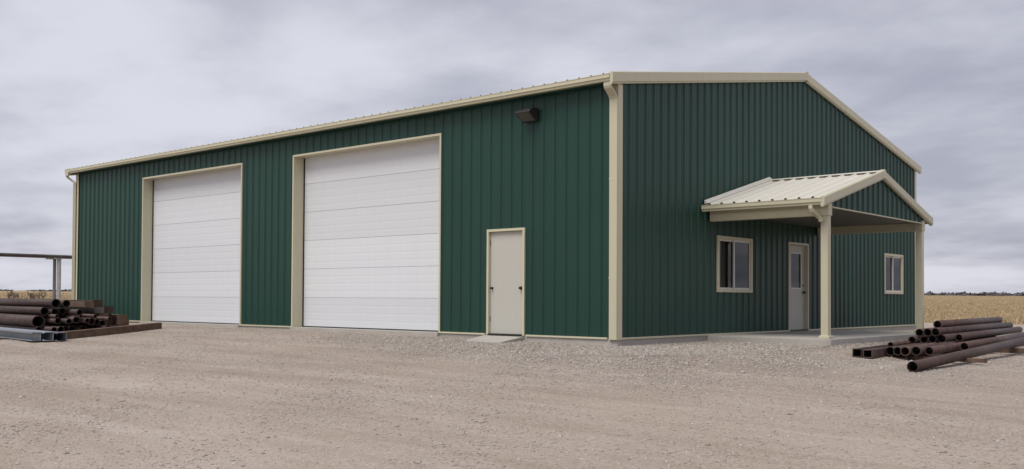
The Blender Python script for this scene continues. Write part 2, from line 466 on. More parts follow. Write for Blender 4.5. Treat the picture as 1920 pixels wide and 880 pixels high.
# base trim, run by run between the openings
def base_run(x0, x1): MB().box(x0, x1, -0.045, -0.004, -0.024, 0.012).build('base_trim', M_CREAM, BLD)
for x0, x1 in ((LX, D1[0]-0.05), (D1[1]+0.05, D2[0]-0.05), (D2[1]+0.05, MD[0]-0.05), (MD[1]+0.05, -0.22)): base_run(x0, x1)
for y0, y1 in ((0.125, GD[0]-0.04), (GD[1]+0.04, WY-0.12)):
    MB().box(0.004, 0.045, y0, y1, -0.024, 0.012).build('base_trim', M_CREAM, BLD)

# roof: two slopes of ribbed panels, ridge cap, rakes
cs = math.cos(math.atan(SL)); sn = math.sin(math.atan(SL))
OV = 0.25
def roof_map_f(a, h, n): return (-a, -OV + h*cs - n*sn, roof_z(-OV) + h*sn + n*cs)
def roof_map_b(a, h, n): return (-a, WY + OV - h*cs + n*sn, roof_z(-OV) + h*sn + n*cs)
hlen = (RZ + OV)/cs - 0.02
deck = MB()
for mf in (roof_map_f, roof_map_b):
    deck.quad(mf(-0.05, 0.02, -0.05), mf(-0.05, hlen, -0.05), mf(-LX+0.2, hlen, -0.05), mf(-LX+0.2, 0.02, -0.05))
roof = deck.build('roof', M_CREAM, BLD)
a = -0.06; 
while a < -LX + 0.15:
    b = min(a + 3*FT, -LX + 0.24)
    for mf in (roof_map_f, roof_map_b):
        mb = MB(); pr = profile(a, b, 0.18, rib=0.036)
        for p, q in zip(pr[:-1], pr[1:]): mb.quad(mf(p[0], 0, p[1]), mf(q[0], 0, q[1]), mf(q[0], hlen, q[1]), mf(p[0], hlen, p[1]))
        # dark foam closures in the rib ends at the eave
        o = mb.build('roof_panel', M_ROOF, roof)
    a = b
cl = MB(); k = 0
while 0.18 + k*FT < -LX + 0.2:
    c = 0.18 + k*FT
    cl.poly([roof_map_f(c-0.045, -0.004, 0.0), roof_map_f(c+0.045, -0.004, 0.0), roof_map_f(c+0.017, -0.004, 0.040), roof_map_f(c-0.017, -0.004, 0.040)])
    k += 1
tag(cl.build('rib_closure', M_DARK, roof), kind='stuff')
rc = MB(); zr = roof_z(RZ) + 0.045
rc.prism([(RZ-0.25, zr-0.05), (RZ, zr), (RZ+0.25, zr-0.05), (RZ+0.25, zr-0.062), (RZ, zr-0.012), (RZ-0.25, zr-0.062)], 'x', LX-0.2, 0.06)
rc.build('ridge_cap', M_ROOF, roof)

def rake(x0, x1, ya, yb, face):
    """box rake trim following the slope between ya and yb, with a lower lip"""
    mb = MB()
    def P(x, y, dz): return (x, y, roof_z(y) + dz)
    xo = x1 if face > 0 else x0; xi = x0 if face > 0 else x1
    prof = [(xi, 0.035), (xo - face*0.02, 0.042), (xo - face*0.004, 0.030), (xo, 0.018), (xo, -0.165), (xo - face*0.022, -0.178), (xo - face*0.022, -0.205), (xi, -0.205)]
    i = len(mb.v); n = len(prof)
    for y in (ya, yb): mb.v += [P(x, y, dz) for x, dz in prof]
    for k in range(n): mb.f.append((i+k, i+(k+1) % n, i+n+(k+1) % n, i+n+k))
    mb.f.append(tuple(i+k for k in range(n))); mb.f.append(tuple(i+n+k for k in range(n)))
    return mb.build('rake_trim', M_CREAM, BLD)
for x0, x1, fc in ((0.031, 0.105, 1), (LX-0.26, LX-0.031, -1)):
    rake(x0, x1, -0.33, RZ-0.06, fc); rake(x0, x1, RZ+0.06, WY+0.33, fc)
pk = MB(); z0 = roof_z(RZ)
pk.prism([(RZ-0.09, z0-0.19), (RZ-0.09, z0+0.032), (RZ, z0+0.062), (RZ+0.09, z0+0.032), (RZ+0.09, z0-0.19), (RZ, z0-0.17)], 'x', 0.03, 0.112)
pk.build('peak_box', M_CREAM, BLD)

# eave soffit, gutters
def gutter_mesh(length_axis, a0, a1, yface, yback, zt, zb, sgn):
    """trough with a rolled lip: profile in (out, z)"""
    prof = [(yback, zt), (yback, zb+0.01), (yback + (yface-yback)*0.12, zb), (yface + (yback-yface)*0.22, zb), (yface + (yback-yface)*0.16, zb+0.035),
            (yface, zb+0.055), (yface, zt-0.018), (yface+(yface-yback)*0.05, zt-0.012), (yface+(yface-yback)*0.05, zt),
            (yface+(yback-yface)*0.1, zt), (yface+(yback-yface)*0.1, zt-0.02), (yback+(yface-yback)*0.1, zb+0.03), (yback+(yface-yback)*0.1, zt)]
    return MB().prism(prof, length_axis, a0, a1)
gutter_mesh('x', LX-0.27, 0.02, -0.335, -0.19, 5.285, 5.15, -1).build('gutter', M_CREAM, BLD)
gutter_mesh('x', LX-0.27, 0.02, WY+0.335, WY+0.19, 5.285, 5.15, 1).build('gutter', M_CREAM, BLD)
MB().box(LX-0.2, 0.028, -0.188, -0.034, 5.13, 5.155).build('eave_soffit', M_GREEN, BLD)  # both soffits dark green, not cream: shadow under the gutter put into the colour
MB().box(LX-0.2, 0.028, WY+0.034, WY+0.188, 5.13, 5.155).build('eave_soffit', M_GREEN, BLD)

# corner trims and downspouts
def corner(x, y, sx, sy):
    mb = MB()
    mb.box(*sorted((x + sx*0.036, x - sx*0.17)), *sorted((y + sy*0.036, y + sy*0.031)), -0.03, 5.13)
    mb.box(*sorted((x + sx*0.036, x + sx*0.031)), *sorted((y + sy*0.0305, y - sy*0.12)), -0.03, 5.13)
    mb.box(*sorted((x + sx*0.0308, x + sx*0.002)), *sorted((y - sy*0.12, y - sy*0.123)), -0.03, 5.13)
    mb.build('corner_trim', M_CREAM, BLD)
for x, y, sx, sy in ((0, 0, 1, -1), (0, WY, 1, 1), (LX, 0, -1, -1), (LX, WY, -1, 1)): corner(x, y, sx, sy)
def downspout(x, w, ztop, y_wall, y_out, zb, name='downspout', parent=BLD):
    mb = MB()
    yw = y_wall - 0.018
    mb.sweep([(x, y_out, ztop), (x, y_out, ztop-0.10), (x, y_out+0.02, ztop-0.14), (x, yw-0.04, ztop-0.27), (x, yw, ztop-0.34), (x, yw, zb)], w, 0.034, (1, 0, 0))
    o = mb.build(name, M_CREAM, parent, bevel=0.006)
    return o, yw
dsp, yw = downspout(-0.064, 0.190, 5.16, -0.037, -0.265, -0.03)
for z in (1.2, 3.2):
    MB().box(-0.162, 0.034, yw-0.020, yw+0.0, z, z+0.03).build('strap', M_CREAM, dsp)
# far end: the outlet hangs past the corner and returns to the end of the wall
mb = MB().sweep([(LX-0.22, -0.265, 5.16), (LX-0.22, -0.265, 5.05), (LX-0.19, -0.25, 5.01), (LX-0.03, -0.11, 4.86), (LX-0.0, -0.09, 4.80), (LX-0.0, -0.09, 0.0)], 0.10, 0.085, (0.6, 0.8, 0))
mb.build('downspout', M_CREAM, BLD, bevel=0.006)

# overhead doors
def overhead(o, name='overhead_door'):
    x0, x1, z0, z1 = o; YR = 0.318
    door = MB().box(x0+0.02, x1-0.02, YR+0.05, YR+0.06, 0.0, z1).build(name, M_WHITE, BLD)
    zs = [0.012] + [0.787 + 0.777*k for k in range(5)] + [z1+0.05]
    for a, b in zip(zs[:-1], zs[1:]):
        mb = MB(); h = 0.777
        pts = [(a+0.0015, 0.012), (a+0.004, 0.001), (a+0.010, 0.0)]
        base = b - h if b > 3.9 else a
        for q in (0.25, 0.5, 0.75):
            zc = a + q*h
            if zc + 0.05 < b: pts += [(zc-0.050, 0.0), (zc-0.036, 0.0014), (zc-0.004, 0.0014), (zc+0.010, 0.0)]
        pts += [(b-0.010, 0.0), (b-0.004, 0.001), (b-0.0015, 0.012)]
        for (za, ya), (zb, yb) in zip(pts[:-1], pts[1:]):
            mb.quad((x0+0.03, YR+ya, za), (x1-0.03, YR+ya, za), (x1-0.03, YR+yb, zb), (x0+0.03, YR+yb, zb))
        mb.build('door_panel', M_WHITE, door)
    jw = 0.05
    for xa, xb, s in ((x0-jw, x0+0.028, 1), (x1-0.028, x1+jw, -1)):
        xin = x0 if s > 0 else x1
        j = MB()
        j.box(*sorted((xin - s*jw, xin - s*0.0)), -0.042, -0.036, -0.025, z1+jw)          # face flange
        j.box(*sorted((xin - s*0.004, xin + s*0.002)), -0.0355, YR+0.04, -0.015, z1)         # reveal
        j.box(*sorted((xin - s*jw, xin - s*(jw-0.004))), -0.0355, 0.0, -0.025, z1+jw)
        j.build('jamb_trim', M_CREAM, door)
        MB().box(*sorted((xin + s*0.003, xin + s*0.026)), YR-0.025, YR-0.004, 0.0, z1-0.01).build('weather_seal', M_BLACK if False else M_DARK, door)
    hd = MB().box(x0-0.0, x1+0.0, -0.0415, -0.0365, z1, z1+jw).box(x0+0.002, x1-0.002, -0.036, YR+0.04, z1-0.003, z1+0.003)
    hd.build('header_trim', M_CREAM, door)
    MB().box(x0+0.03, x1-0.03, YR-0.012, YR+0.02, -0.014, 0.010).build('bottom_seal', M_DARK, door)
    MB().box(x0-0.02, x1+0.02, -0.10, YR+0.1, -0.5, -0.0125).build('door_sill', M_CONC, door)
    return door
overhead(D1); overhead(D2)

# the plain entry door in the front wall
def knob(parent, p, out, r=0.032):
    p = Vector(p); out = Vector(out)
    mb = MB(); mb.cyl(p, p + out*0.012, r*1.1, r*1.1, 12); mb.cyl(p + out*0.010, p + out*0.04, r*0.4, r*0.4, 10)
    mb.cyl(p + out*0.038, p + out*0.052, r*0.7, r, 12); mb.cyl(p + out*0.0515, p + out*0.075, r, r*0.75, 12)
    return mb.build('knob', M_BLACK, parent, smooth=False)
ed = MB().box(MD[0]+0.055, MD[1]-0.055, 0.03, 0.075, 0.012, MD[3]-0.055).build('entry_door', M_DOOR, BLD, bevel=0.003)
f = MB()
f.box(MD[0]-0.006, MD[0]+0.05, -0.045, 0.08, -0.015, MD[3]+0.006).box(MD[1]-0.05, MD[1]+0.006, -0.045, 0.08, -0.015, MD[3]+0.006)
f.box(MD[0]+0.05, MD[1]-0.05, -0.045, 0.08, MD[3]-0.05, MD[3]+0.006)
f.build('door_frame', M_CREAM, ed, bevel=0.004)
knob(ed, (MD[0]+0.115, 0.03, 1.02), (0, -1, 0), 0.026); knob(ed, (MD[1]-0.125, 0.03, 1.02), (0, -1, 0), 0.036)
for x in (MD[0]+0.0525, MD[1]-0.0525):
    for z in (0.28, 1.98): MB().cyl((x, 0.02, z), (x, 0.02, z+0.11), 0.009, n=8).build('hinge', M_BLACK if x > -3 else M_LAMP, ed)
MB().box(MD[0]+0.05, MD[1]-0.05, -0.06, 0.08, -0.0145, 0.008).build('threshold', M_BLACK, ed)
st = MB()   # sloped concrete stoop
zg = gz(-2.95, -0.8)
st.v += [(-3.60, -0.014, -0.03), (-2.42, -0.014, -0.03), (-2.40, -0.85, zg+0.012), (-3.56, -0.80, zg+0.006), (-3.60, -0.014, -0.5), (-2.42, -0.014, -0.5), (-2.40, -0.85, -0.5), (-3.56, -0.80, -0.5)]
st.f += [(0,3,2,1), (0,1,5,4), (1,2,6,5), (2,3,7,6), (3,0,4,7)]
stoop = st.build('door_stoop', M_CONC, None)
tag(stoop, 'small sloped concrete stoop in front of the plain entry door', 'stoop', kind='structure')

# the half-glazed door under the porch
GDX = -0.055
def gable_door():
    y0, y1, z1 = GD[0]+0.055, GD[1]-0.055, GD[3]-0.055
    g0, g1, gz0, gz1 = y0+0.23, y1-0.23, 1.12, 2.02
    mb = MB()
    for a in ((y0, g0, 0.012, z1), (g1, y1, 0.012, z1), (g0, g1, 0.012, gz0), (g0, g1, gz1, z1)):
        mb.box(GDX-0.045, GDX, *a[:2], *a[2:])
    d = mb.build('glazed_door', M_DOOR, BLD)
    m2 = MB()
    for a in ((g0-0.03, g0, gz0-0.03, gz1+0.03), (g1, g1+0.03, gz0-0.03, gz1+0.03), (g0, g1, gz0-0.03, gz0), (g0, g1, gz1, gz1+0.03)):
        m2.box(GDX+0.001, GDX+0.014, *a)
    m2.build('glazing_bead', M_VINYL, d)
    MB().box(GDX-0.025, GDX-0.02, g0-0.004, g1+0.004, gz0-0.004, gz1+0.004).build('pane', M_GLASS, d)
    f = MB(); F0, F1, Z1 = GD[0], GD[1], GD[3]
    f.box(-0.11, 0.045, F0-0.006, F0+0.05, -0.02, Z1+0.006).box(-0.11, 0.045, F1-0.05, F1+0.006, -0.02, Z1+0.006).box(-0.11, 0.045, F0+0.05, F1-0.05, Z1-0.05, Z1+0.006)
    f.build('door_frame', M_CREAM, d, bevel=0.004)
    knob(d, (GDX, y1-0.09, 1.0), (1, 0, 0), 0.034)
    MB().cyl((GDX, y1-0.09, 1.18), (GDX+0.02, y1-0.09, 1.18), 0.028, n=12).build('deadbolt', M_LAMP, d)
    for z in (0.28, 1.05, 1.9): MB().cyl((GDX+0.012, y0+0.002, z), (GDX+0.012, y0+0.002, z+0.10), 0.009, n=8).build('hinge', M_LAMP, d)
    MB().box(-0.11, 0.05, F0+0.05, F1-0.05, -0.0145, 0.008).build('threshold', M_BLACK, d)
gable_door()

def slider(o):
    y0, y1, z0, z1 = o; t = 0.055
    w = MB()
    w.box(-0.06, 0.046, y0-0.015, y0+t, z0-0.015, z1+0.015).box(-0.06, 0.046, y1-t, y1+0.015, z0-0.015, z1+0.015)
    w.box(-0.06, 0.045, y0+t, y1-t, z0-0.015, z0+t).box(-0.06, 0.045, y0+t, y1-t, z1-t, z1+0.015)
    win = w.build('window', M_CREAM, BLD, bevel=0.004)
    ym = (y0+y1)/2
    for k, (a, b, x) in enumerate(((y0+t, ym+0.03, -0.035), (ym-0.03, y1-t, -0.005))):
        s = MB(); q = 0.042
        s.box(x-0.012, x+0.014, a+0.001, a+q, z0+t+0.001, z1-t-0.001).box(x-0.012, x+0.014, b-q, b-0.001, z0+t+0.001, z1-t-0.001)
        s.box(x-0.012, x+0.0135, a+q, b-q, z0+t+0.001, z0+t+q).box(x-0.012, x+0.0135, a+q, b-q, z1-t-q, z1-t-0.001)
        sash = s.build('sash', M_VINYL, win)
        MB().box(x-0.003, x+0.001, a+q-0.004, b-q+0.004, z0+t+q-0.004, z1-t-q+0.004).build('pane', M_GLASS, win)
slider(W1); slider(W2)

# ------------------------------------------------------------------ porch
PY0, PY1, PR = 3.38, 9.82, 6.60
PS = 0.262
pz = lambda y: 2.935 + PS * ((y - PY0) if y < PR else (PY1 - y))
PX = 2.86
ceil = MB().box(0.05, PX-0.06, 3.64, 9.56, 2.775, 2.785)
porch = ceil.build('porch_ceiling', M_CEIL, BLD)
pc, ps = math.cos(math.atan(PS)), math.sin(math.atan(PS))
def pm_f(a, h, n): return (a, PY0 + h*pc - n*ps, pz(PY0) + h*ps + n*pc)
def pm_b(a, h, n): return (a, PY1 - h*pc + n*ps, pz(PY1) + h*ps + n*pc)
ph = (PR-PY0)/pc - 0.03
pdk = MB()
for mf in (pm_f, pm_b): pdk.quad(mf(0.04, 0.02, -0.03), mf(0.04, ph, -0.03), mf(PX, ph, -0.03), mf(PX, 0.02, -0.03))
proof = pdk.build('porch_roof', M_CREAM, BLD)
a = 0.035
while a < PX - 0.02:
    b = min(a + 3*FT, PX + 0.01)
    for mf in (pm_f, pm_b):
        mb = MB(); pr = profile(a, b, 0.17, rib=0.036)
        for p, q in zip(pr[:-1], pr[1:]): mb.quad(mf(p[0], 0, p[1]), mf(q[0], 0, q[1]), mf(q[0], ph, q[1]), mf(p[0], ph, p[1]))
        mb.build('roof_panel', M_ROOF, proof)
    a = b
cl = MB()
for k in range(9):
    c = 0.17 + k*FT
    for mf in (pm_f, pm_b):
        cl.poly([mf(c-0.042, -0.003, 0), mf(c+0.042, -0.003, 0), mf(c+0.016, -0.003, 0.036), mf(c-0.016, -0.003, 0.036)])
tag(cl.build('rib_closure', M_DARK, proof), kind='stuff')
zr = pz(PR)
MB().prism([(PR-0.17, zr-0.006), (PR, zr+0.042), (PR+0.17, zr-0.006), (PR+0.17, zr-0.0), (PR, zr+0.048), (PR-0.17, zr-0.0)][::-1], 'x', 0.03, PX+0.02).build('ridge_cap', M_ROOF, proof)
# end wall flashing along the building
for s, (ya, yb) in enumerate(((PY0, PR), (PR, PY1))):
    fl = MB()
    P = lambda x, y, dz: (x, y, pz(y)+dz)
    fl.v += [P(0.033, ya, 0.03), P(0.033, yb, 0.03), P(0.033, yb, 0.11), P(0.033, ya, 0.11), P(0.12, ya, 0.034), P(0.12, yb, 0.034), P(0.042, ya, 0.11), P(0.042, yb, 0.11)]
    fl.f += [(0,1,2,3), (4,5,7,6), (3,2,7,6), (0,4,5,1), (0,3,6,4), (1,5,7,2)]
    fl.build('wall_flashing', M_ROOF, proof)
# porch gable infill and rakes
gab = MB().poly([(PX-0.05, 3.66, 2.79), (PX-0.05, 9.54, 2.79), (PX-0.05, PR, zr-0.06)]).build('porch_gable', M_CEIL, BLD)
def pg_top(y): return max(2.78, pz(y) - 0.05)
a = 3.62
while a < 9.56:
    b = min(a + 3*FT, 9.58)
    sheet(a, b, 2.765, pg_top, [], 3.75, lambda q, z, n: (PX-0.042+n, q, z), breaks=(PR,)).build('wall_panel', M_GREEN, gab)
    a = b
MB().box(PX-0.05, PX-0.004, 3.80, 9.40, 2.748, 2.772).build('base_trim', M_CREAM, gab)
def prake(ya, yb):
    mb = MB(); n = 0
    prof = [(PX-0.03, 0.04), (PX+0.055, 0.046), (PX+0.07, 0.03), (PX+0.07, -0.13), (PX+0.05, -0.145), (PX+0.05, -0.165), (PX-0.01, -0.165)]
    n = len(prof)
    for y in (ya, yb): mb.v += [(x, y, pz(y)+dz) for x, dz in prof]
    for k in range(n): mb.f.append((k, (k+1) % n, n+(k+1) % n, n+k))
    mb.f += [tuple(range(n)), tuple(range(n, 2*n))]
    mb.build('porch_rake_trim', M_CREAM, BLD)
prake(PY0-0.16, PR-0.045); prake(PR+0.045, PY1+0.16)
MB().prism([(PR-0.07, zr-0.16), (PR-0.07, zr+0.04), (PR, zr+0.062), (PR+0.07, zr+0.04), (PR+0.07, zr-0.16), (PR, zr-0.135)], 'x', PX-0.03, PX+0.078).build('porch_peak_box', M_CREAM, BLD)
# gutters, beams, posts
gutter_mesh('x', 0.05, PX+0.02, PY0-0.165, PY0-0.03, 2.915, 2.775, -1).build('porch_gutter', M_CREAM, BLD)
gutter_mesh('x', 0.05, PX+0.02, PY1+0.165, PY1+0.03, 2.915, 2.775, 1).build('porch_gutter', M_CREAM, BLD)
for y0, y1 in ((3.60, 3.76), (9.44, 9.60)):
    MB().box(0.047, PX-0.20, y0, y1, 2.575, 2.83).build('porch_beam', M_CREAM, BLD, bevel=0.004)
for yc, s in ((3.70, -1), (9.50, 1)):
    xc = PX - 0.11
    post = MB().box(xc-0.08, xc+0.08, yc-0.08, yc+0.08, -0.02, 2.58).build('porch_post', M_CREAM, BLD, bevel=0.008)
    MB().box(xc-0.10, xc+0.10, yc-0.10, yc+0.10, 2.575, 2.835).build('post_cap', M_CREAM, post, bevel=0.005)
    MB().box(xc-0.115, xc+0.115, yc-0.115, yc+0.115, -0.026, 0.045).build('post_base', M_CREAM, post, bevel=0.012)
    yo = (PY0 - 0.10) if s < 0 else (PY1 + 0.10)
    dd = MB().sweep([(xc-0.14, yo, 2.78), (xc-0.14, yo, 2.71), (xc-0.13, yo - s*0.02, 2.67), (xc-0.10, yc + s*0.16, 2.56), (xc-0.05, yc + s*0.13, 2.50), (xc-0.05, yc+s*0.13, 2.44)], 0.08, 0.075, (1, 0, 0))
    dd.build('porch_downspout', M_CREAM, BLD, bevel=0.005)
slab = MB().box(0.014, 2.93, 3.53, 9.72, -0.45, -0.026).build('porch_slab', M_CONC, None, bevel=0.012)
tag(slab, 'smooth grey concrete porch slab below the cream posts', 'slab', kind='structure')

# ------------------------------------------------------------------ wall light
wl = empty('wall_light', (-2.23, -0.03, 4.60))
tag(wl, 'dark bronze wall light high on the front wall above the plain door', 'wall light')
LO = Vector((-2.39, -0.03, 4.60))
hb = MB().prism([(0.0, 0.02), (0.0, 0.27), (-0.05, 0.285), (-0.16, 0.275), (-0.27, 0.24), (-0.33, 0.195), (-0.345, 0.165), (-0.08, 0.0), (-0.03, 0.0)], 'x', -0.20, 0.20)
hb.build('housing', M_LAMP, wl, bevel=0.012)
n = Vector((0, -0.17, -0.265)).normalized()*0.006
e0, e1 = Vector((0, -0.325, 0.16)), Vector((0, -0.10, 0.016))
ln = MB()
P = [Vector((x, 0, 0)) + e + n*s for x in (-0.17, 0.17) for e in (e0, e1) for s in (-1, 1.2)]
ln.v += [tuple(p) for p in P]; ln.f += [(1,3,7,5), (0,4,6,2), (0,1,5,4), (2,6,7,3), (0,2,3,1), (4,5,7,6)]
ln.build('lens', M_LENS, wl)
MB().box(-0.14, 0.14, 0.0, 0.028, 0.03, 0.27).build('mounting_plate', M_LAMP, wl)

# ------------------------------------------------------------------ pipes, timbers and channels
def basis(a, b):
    t = (b-a).normalized(); w = t.cross(Vector((0, 0, 1))).normalized(); d = w.cross(t); return t, w, d
def pipe(a, b, r, label, group, mat=M_RUST, wall=None, name='steel_pipe'):
    a = Vector(a); b = Vector(b); L = (b-a).length; t, w, d = basis(a, b)
    wall = wall or max(0.008, r*0.12); N = 20; mb = MB()
    rings = [(0.0, r-wall), (0.0, r), (L, r), (L, r-wall)]
    for h, rr in rings:
        for k in range(N):
            q = 2*math.pi*k/N; mb.v.append((rr*math.cos(q), h, rr*math.sin(q)))
    for j in range(4):
        for k in range(N):
            mb.f.append((j*N+k, j*N+(k+1) % N, ((j+1) % 4)*N+(k+1) % N, ((j+1) % 4)*N+k))
    o = mb.build(name, mat, None)
    o.data.materials.append(M_PIPEIN)
    for i, pl in enumerate(o.data.polygons):
        pl.use_smooth = (i//N) in (1, 3)
        if i//N == 3: pl.material_index = 1
    mm = Matrix((w, t, d)).transposed().to_4x4(); mm.translation = a; o.matrix_world = mm
    return tag(o, label, 'pipe', group)
def tube(a, b, hw, hh, label, cat, group, mat, name, hollow=True):
    a = Vector(a); b = Vector(b); L = (b-a).length; t, w, d = basis(a, b); mb = MB(); wl_ = 0.012
    rings = [(0.0, hw-wl_, hh-wl_), (0.0, hw, hh), (L, hw, hh), (L, hw-wl_, hh-wl_)]
    for h, x, z in rings: mb.v += [(-x, h, -z), (x, h, -z), (x, h, z), (-x, h, z)]
    rng = range(4) if hollow else range(1, 2)
    for j in rng:
        for k in range(4): mb.f.append((j*4+k, j*4+(k+1) % 4, ((j+1) % 4)*4+(k+1) % 4, ((j+1) % 4)*4+k))
    if not hollow: mb.f += [(4, 5, 6, 7), (11, 10, 9, 8)]
    o = mb.build(name, mat, None, bevel=0.006 if not hollow else 0)
    if hollow:
        o.data.materials.append(M_PIPEIN)
        for i, pl in enumerate(o.data.polygons):
            if i//4 == 3: pl.material_index = 1
    mm = Matrix((w, t, d)).transposed().to_4x4(); mm.translation = a; o.matrix_world = mm
    return tag(o, label, cat, group)

# --- right pile, beside the porch: pipes run roughly along the gable wall
uR = Vector((-0.0896, 0.996, 0)); vR = Vector((0.996, 0.0896, 0))
GR = 'rusty pipes piled beside the porch'
def rp(s, z, t, L, label, r=0.084, dz=0.0, yaw=0.0):
    a = vR*s + uR*t + Vector((0, 0, z)); b = a + (uR + vR*yaw)*L + Vector((0, 0, dz))
    return pipe(a, b, r, label, GR)
low = 'rusty pipe in the bottom row of the pile by the porch'
tube(vR*4.28+uR*1.53+Vector((0,0,-0.195)), vR*4.28+uR*9.6+Vector((0,0,-0.195)), 0.085, 0.075, 'rusty square tube lying lowest and leftmost in the pile by the porch', 'tube', GR, M_RUST, 'square_tube')
tube(vR*4.475+uR*1.52+Vector((0,0,-0.205)), vR*4.475+uR*9.3+Vector((0,0,-0.205)), 0.085, 0.075, 'rusty square tube second from the left in the pile by the porch', 'tube', GR, M_RUST, 'square_tube')
for i, (s, z, t) in enumerate(((4.66, -0.185, 2.36), (4.835, -0.17, 2.21), (5.01, -0.16, 2.05), (5.19, -0.15, 2.12), (5.37, -0.155, 2.35))):
    rp(s, z, t, 8.2 + 0.3*math.sin(s*20), '%s round rusty pipe from the left in the bottom row of the right pile' % ORD[i], yaw=0.018*math.sin(s*31), r=0.084+0.005*math.sin(s*57))
mid = 'rusty pipe in the second row of the pile by the porch'
for i, (s, z, t) in enumerate(((4.56, -0.035, 4.42), (4.74, -0.03, 4.64), (4.92, -0.015, 4.60))):
    rp(s, z, t, 7.4 + 0.4*i, '%s rusty pipe from the left in the second row of the right pile' % ORD[i], yaw=0.014*math.sin(s*17), r=0.082+0.006*math.sin(s*37))
rp(5.10, 0.0, 4.64, 9.7, 'long rusty pipe with an open end facing out in the middle of the right pile', r=0.088, dz=-0.02)
upn = 'rusty pipe in the third row of the pile by the porch'
rp(4.64, 0.115, 4.71, 8.0, 'leftmost rusty pipe in the third row of the right pile'); rp(4.83, 0.128, 4.58, 8.3, 'middle rusty pipe in the third row of the right pile', yaw=0.004)
rp(5.0, 0.140, 4.52, 8.9, 'rusty pipe just below the topmost one in the right pile', dz=-0.02)
rp(4.78, 0.272, 5.71, 7.4, 'topmost rusty pipe on the pile by the porch', r=0.088)
A0 = Vector((5.836, -0.13, gz(5.84, -0.13)+0.092)); 
pipe(A0, A0 + Vector((-0.035, 0.996, 0.022)).normalized()*8.5, 0.090, 'long rusty pipe lying in front of the right pile nearest the camera', GR)
rp(5.62, -0.13, 4.2, 8.0, 'rusty pipe half hidden behind the front pipe of the right pile', yaw=0.012, dz=0.06)
def beam(a, b, hw, hh, label, group, mat=M_TIMBER, name='timber'): return tube(a, b, hw, hh, label, 'timber', group, mat, name, hollow=False)
GT = 'timbers under the pipe piles'
rp(5.28, 0.005, 5.4, 7.6, 'short rusty pipe at the right of the second row of the right pile', r=0.078, yaw=-0.01)
rp(4.42, -0.10, 3.3, 6.6, 'slim rusty pipe lying on the square tubes of the right pile', r=0.058, yaw=0.03, dz=0.03)
beam((4.35, 3.05, -0.305), (6.15, 2.75, -0.29), 0.06, 0.035, 'flat brown board under the near ends of the right pipe pile', GT, name='board')
beam((4.40, 6.8, -0.27), (6.9, 6.95, -0.275), 0.06, 0.055, 'brown timber sticking out to the right under the right pipe pile', GT)
beam((6.35, 8.3, -0.27), (7.4, 9.4, -0.28), 0.09, 0.025, 'pale board lying on the gravel right of the right pile', GT, mat=M_GREYWOOD, name='board')
beam((4.2, 11.2, -0.27), (6.4, 11.3, -0.275), 0.06, 0.05, 'brown timber under the far ends of the right pile', GT)

# --- left pile, in front of the far end of the front wall: pipes run along the wall
uL = Vector((-0.992, 0.125, 0)); vL = Vector((0.125, 0.992, 0)); OL = Vector((-12.3, -6.0, 0))
GL = 'rusty pipes piled at the left of the yard'
def lp(s, z, t, L): a = OL + vL*s + uL*t + Vector((0, 0, z)); return a, a + uL*L
def lpipe(s, z, t, r, label, L=9.0, yaw=0.0):
    a, b = lp(s, z, t, L); pipe(a, b + vL*yaw*L, r, label, GL)
lpipe(0.78, 0.115, 2.91, 0.165, 'thick rusty pipe low in the left pile just above the grey channels')
lpipe(0.95, 0.39, 2.97, 0.11, 'rusty pipe in the middle of the left pile above the thickest one')
lpipe(1.17, 0.60, 2.76, 0.118, 'topmost thick rusty pipe on the left pile')
lpipe(1.45, 0.595, 2.81, 0.10, 'rusty pipe on top of the left pile behind the topmost thick one')
jr = random.Random(5)
def jl(a): return jr.uniform(-a, a)
for i, (s, z, t) in enumerate(((1.20, 0.37, 2.87), (1.40, 0.385, 2.70), (1.60, 0.365, 2.50), (1.80, 0.33, 2.78))):
    lpipe(s, z, t + jl(0.3), 0.082 + jl(0.016), '%s small rusty pipe from the front in the third row of the left pile' % ORD[i], yaw=jl(0.018))
for i, (s, z, t) in enumerate(((1.15, 0.14, 2.66), (1.37, 0.15, 2.50), (1.58, 0.15, 2.62), (1.79, 0.145, 2.42), (2.00, 0.13, 2.66), (2.2, 0.10, 2.40), (2.40, 0.07, 2.55))):
    lpipe(s, z + jl(0.025), t + jl(0.3), 0.080 + jl(0.016), '%s small rusty pipe from the front in the second row of the left pile' % ORD[i], yaw=jl(0.006))
for i in range(9):
    s = 0.78 + i*0.205
    lpipe(s, -0.085, 2.55 + jl(0.4), 0.084 + jl(0.016), '%s rusty pipe from the front in the bottom row of the left pile' % ORD[i], yaw=jl(0.004))
for i, (s, z, t, r, yw_) in enumerate(((1.10, 0.265, 2.45, 0.045, 0.05), (1.62, 0.262, 2.2, 0.042, -0.03), (2.05, 0.262, 2.35, 0.05, 0.02), (2.30, 0.20, 2.0, 0.045, -0.04))):
    lpipe(s, z, t, r, '%s slim rusty pipe wedged between the second and third rows of the left pile' % ORD[i], L=6.0, yaw=yw_*0.4)
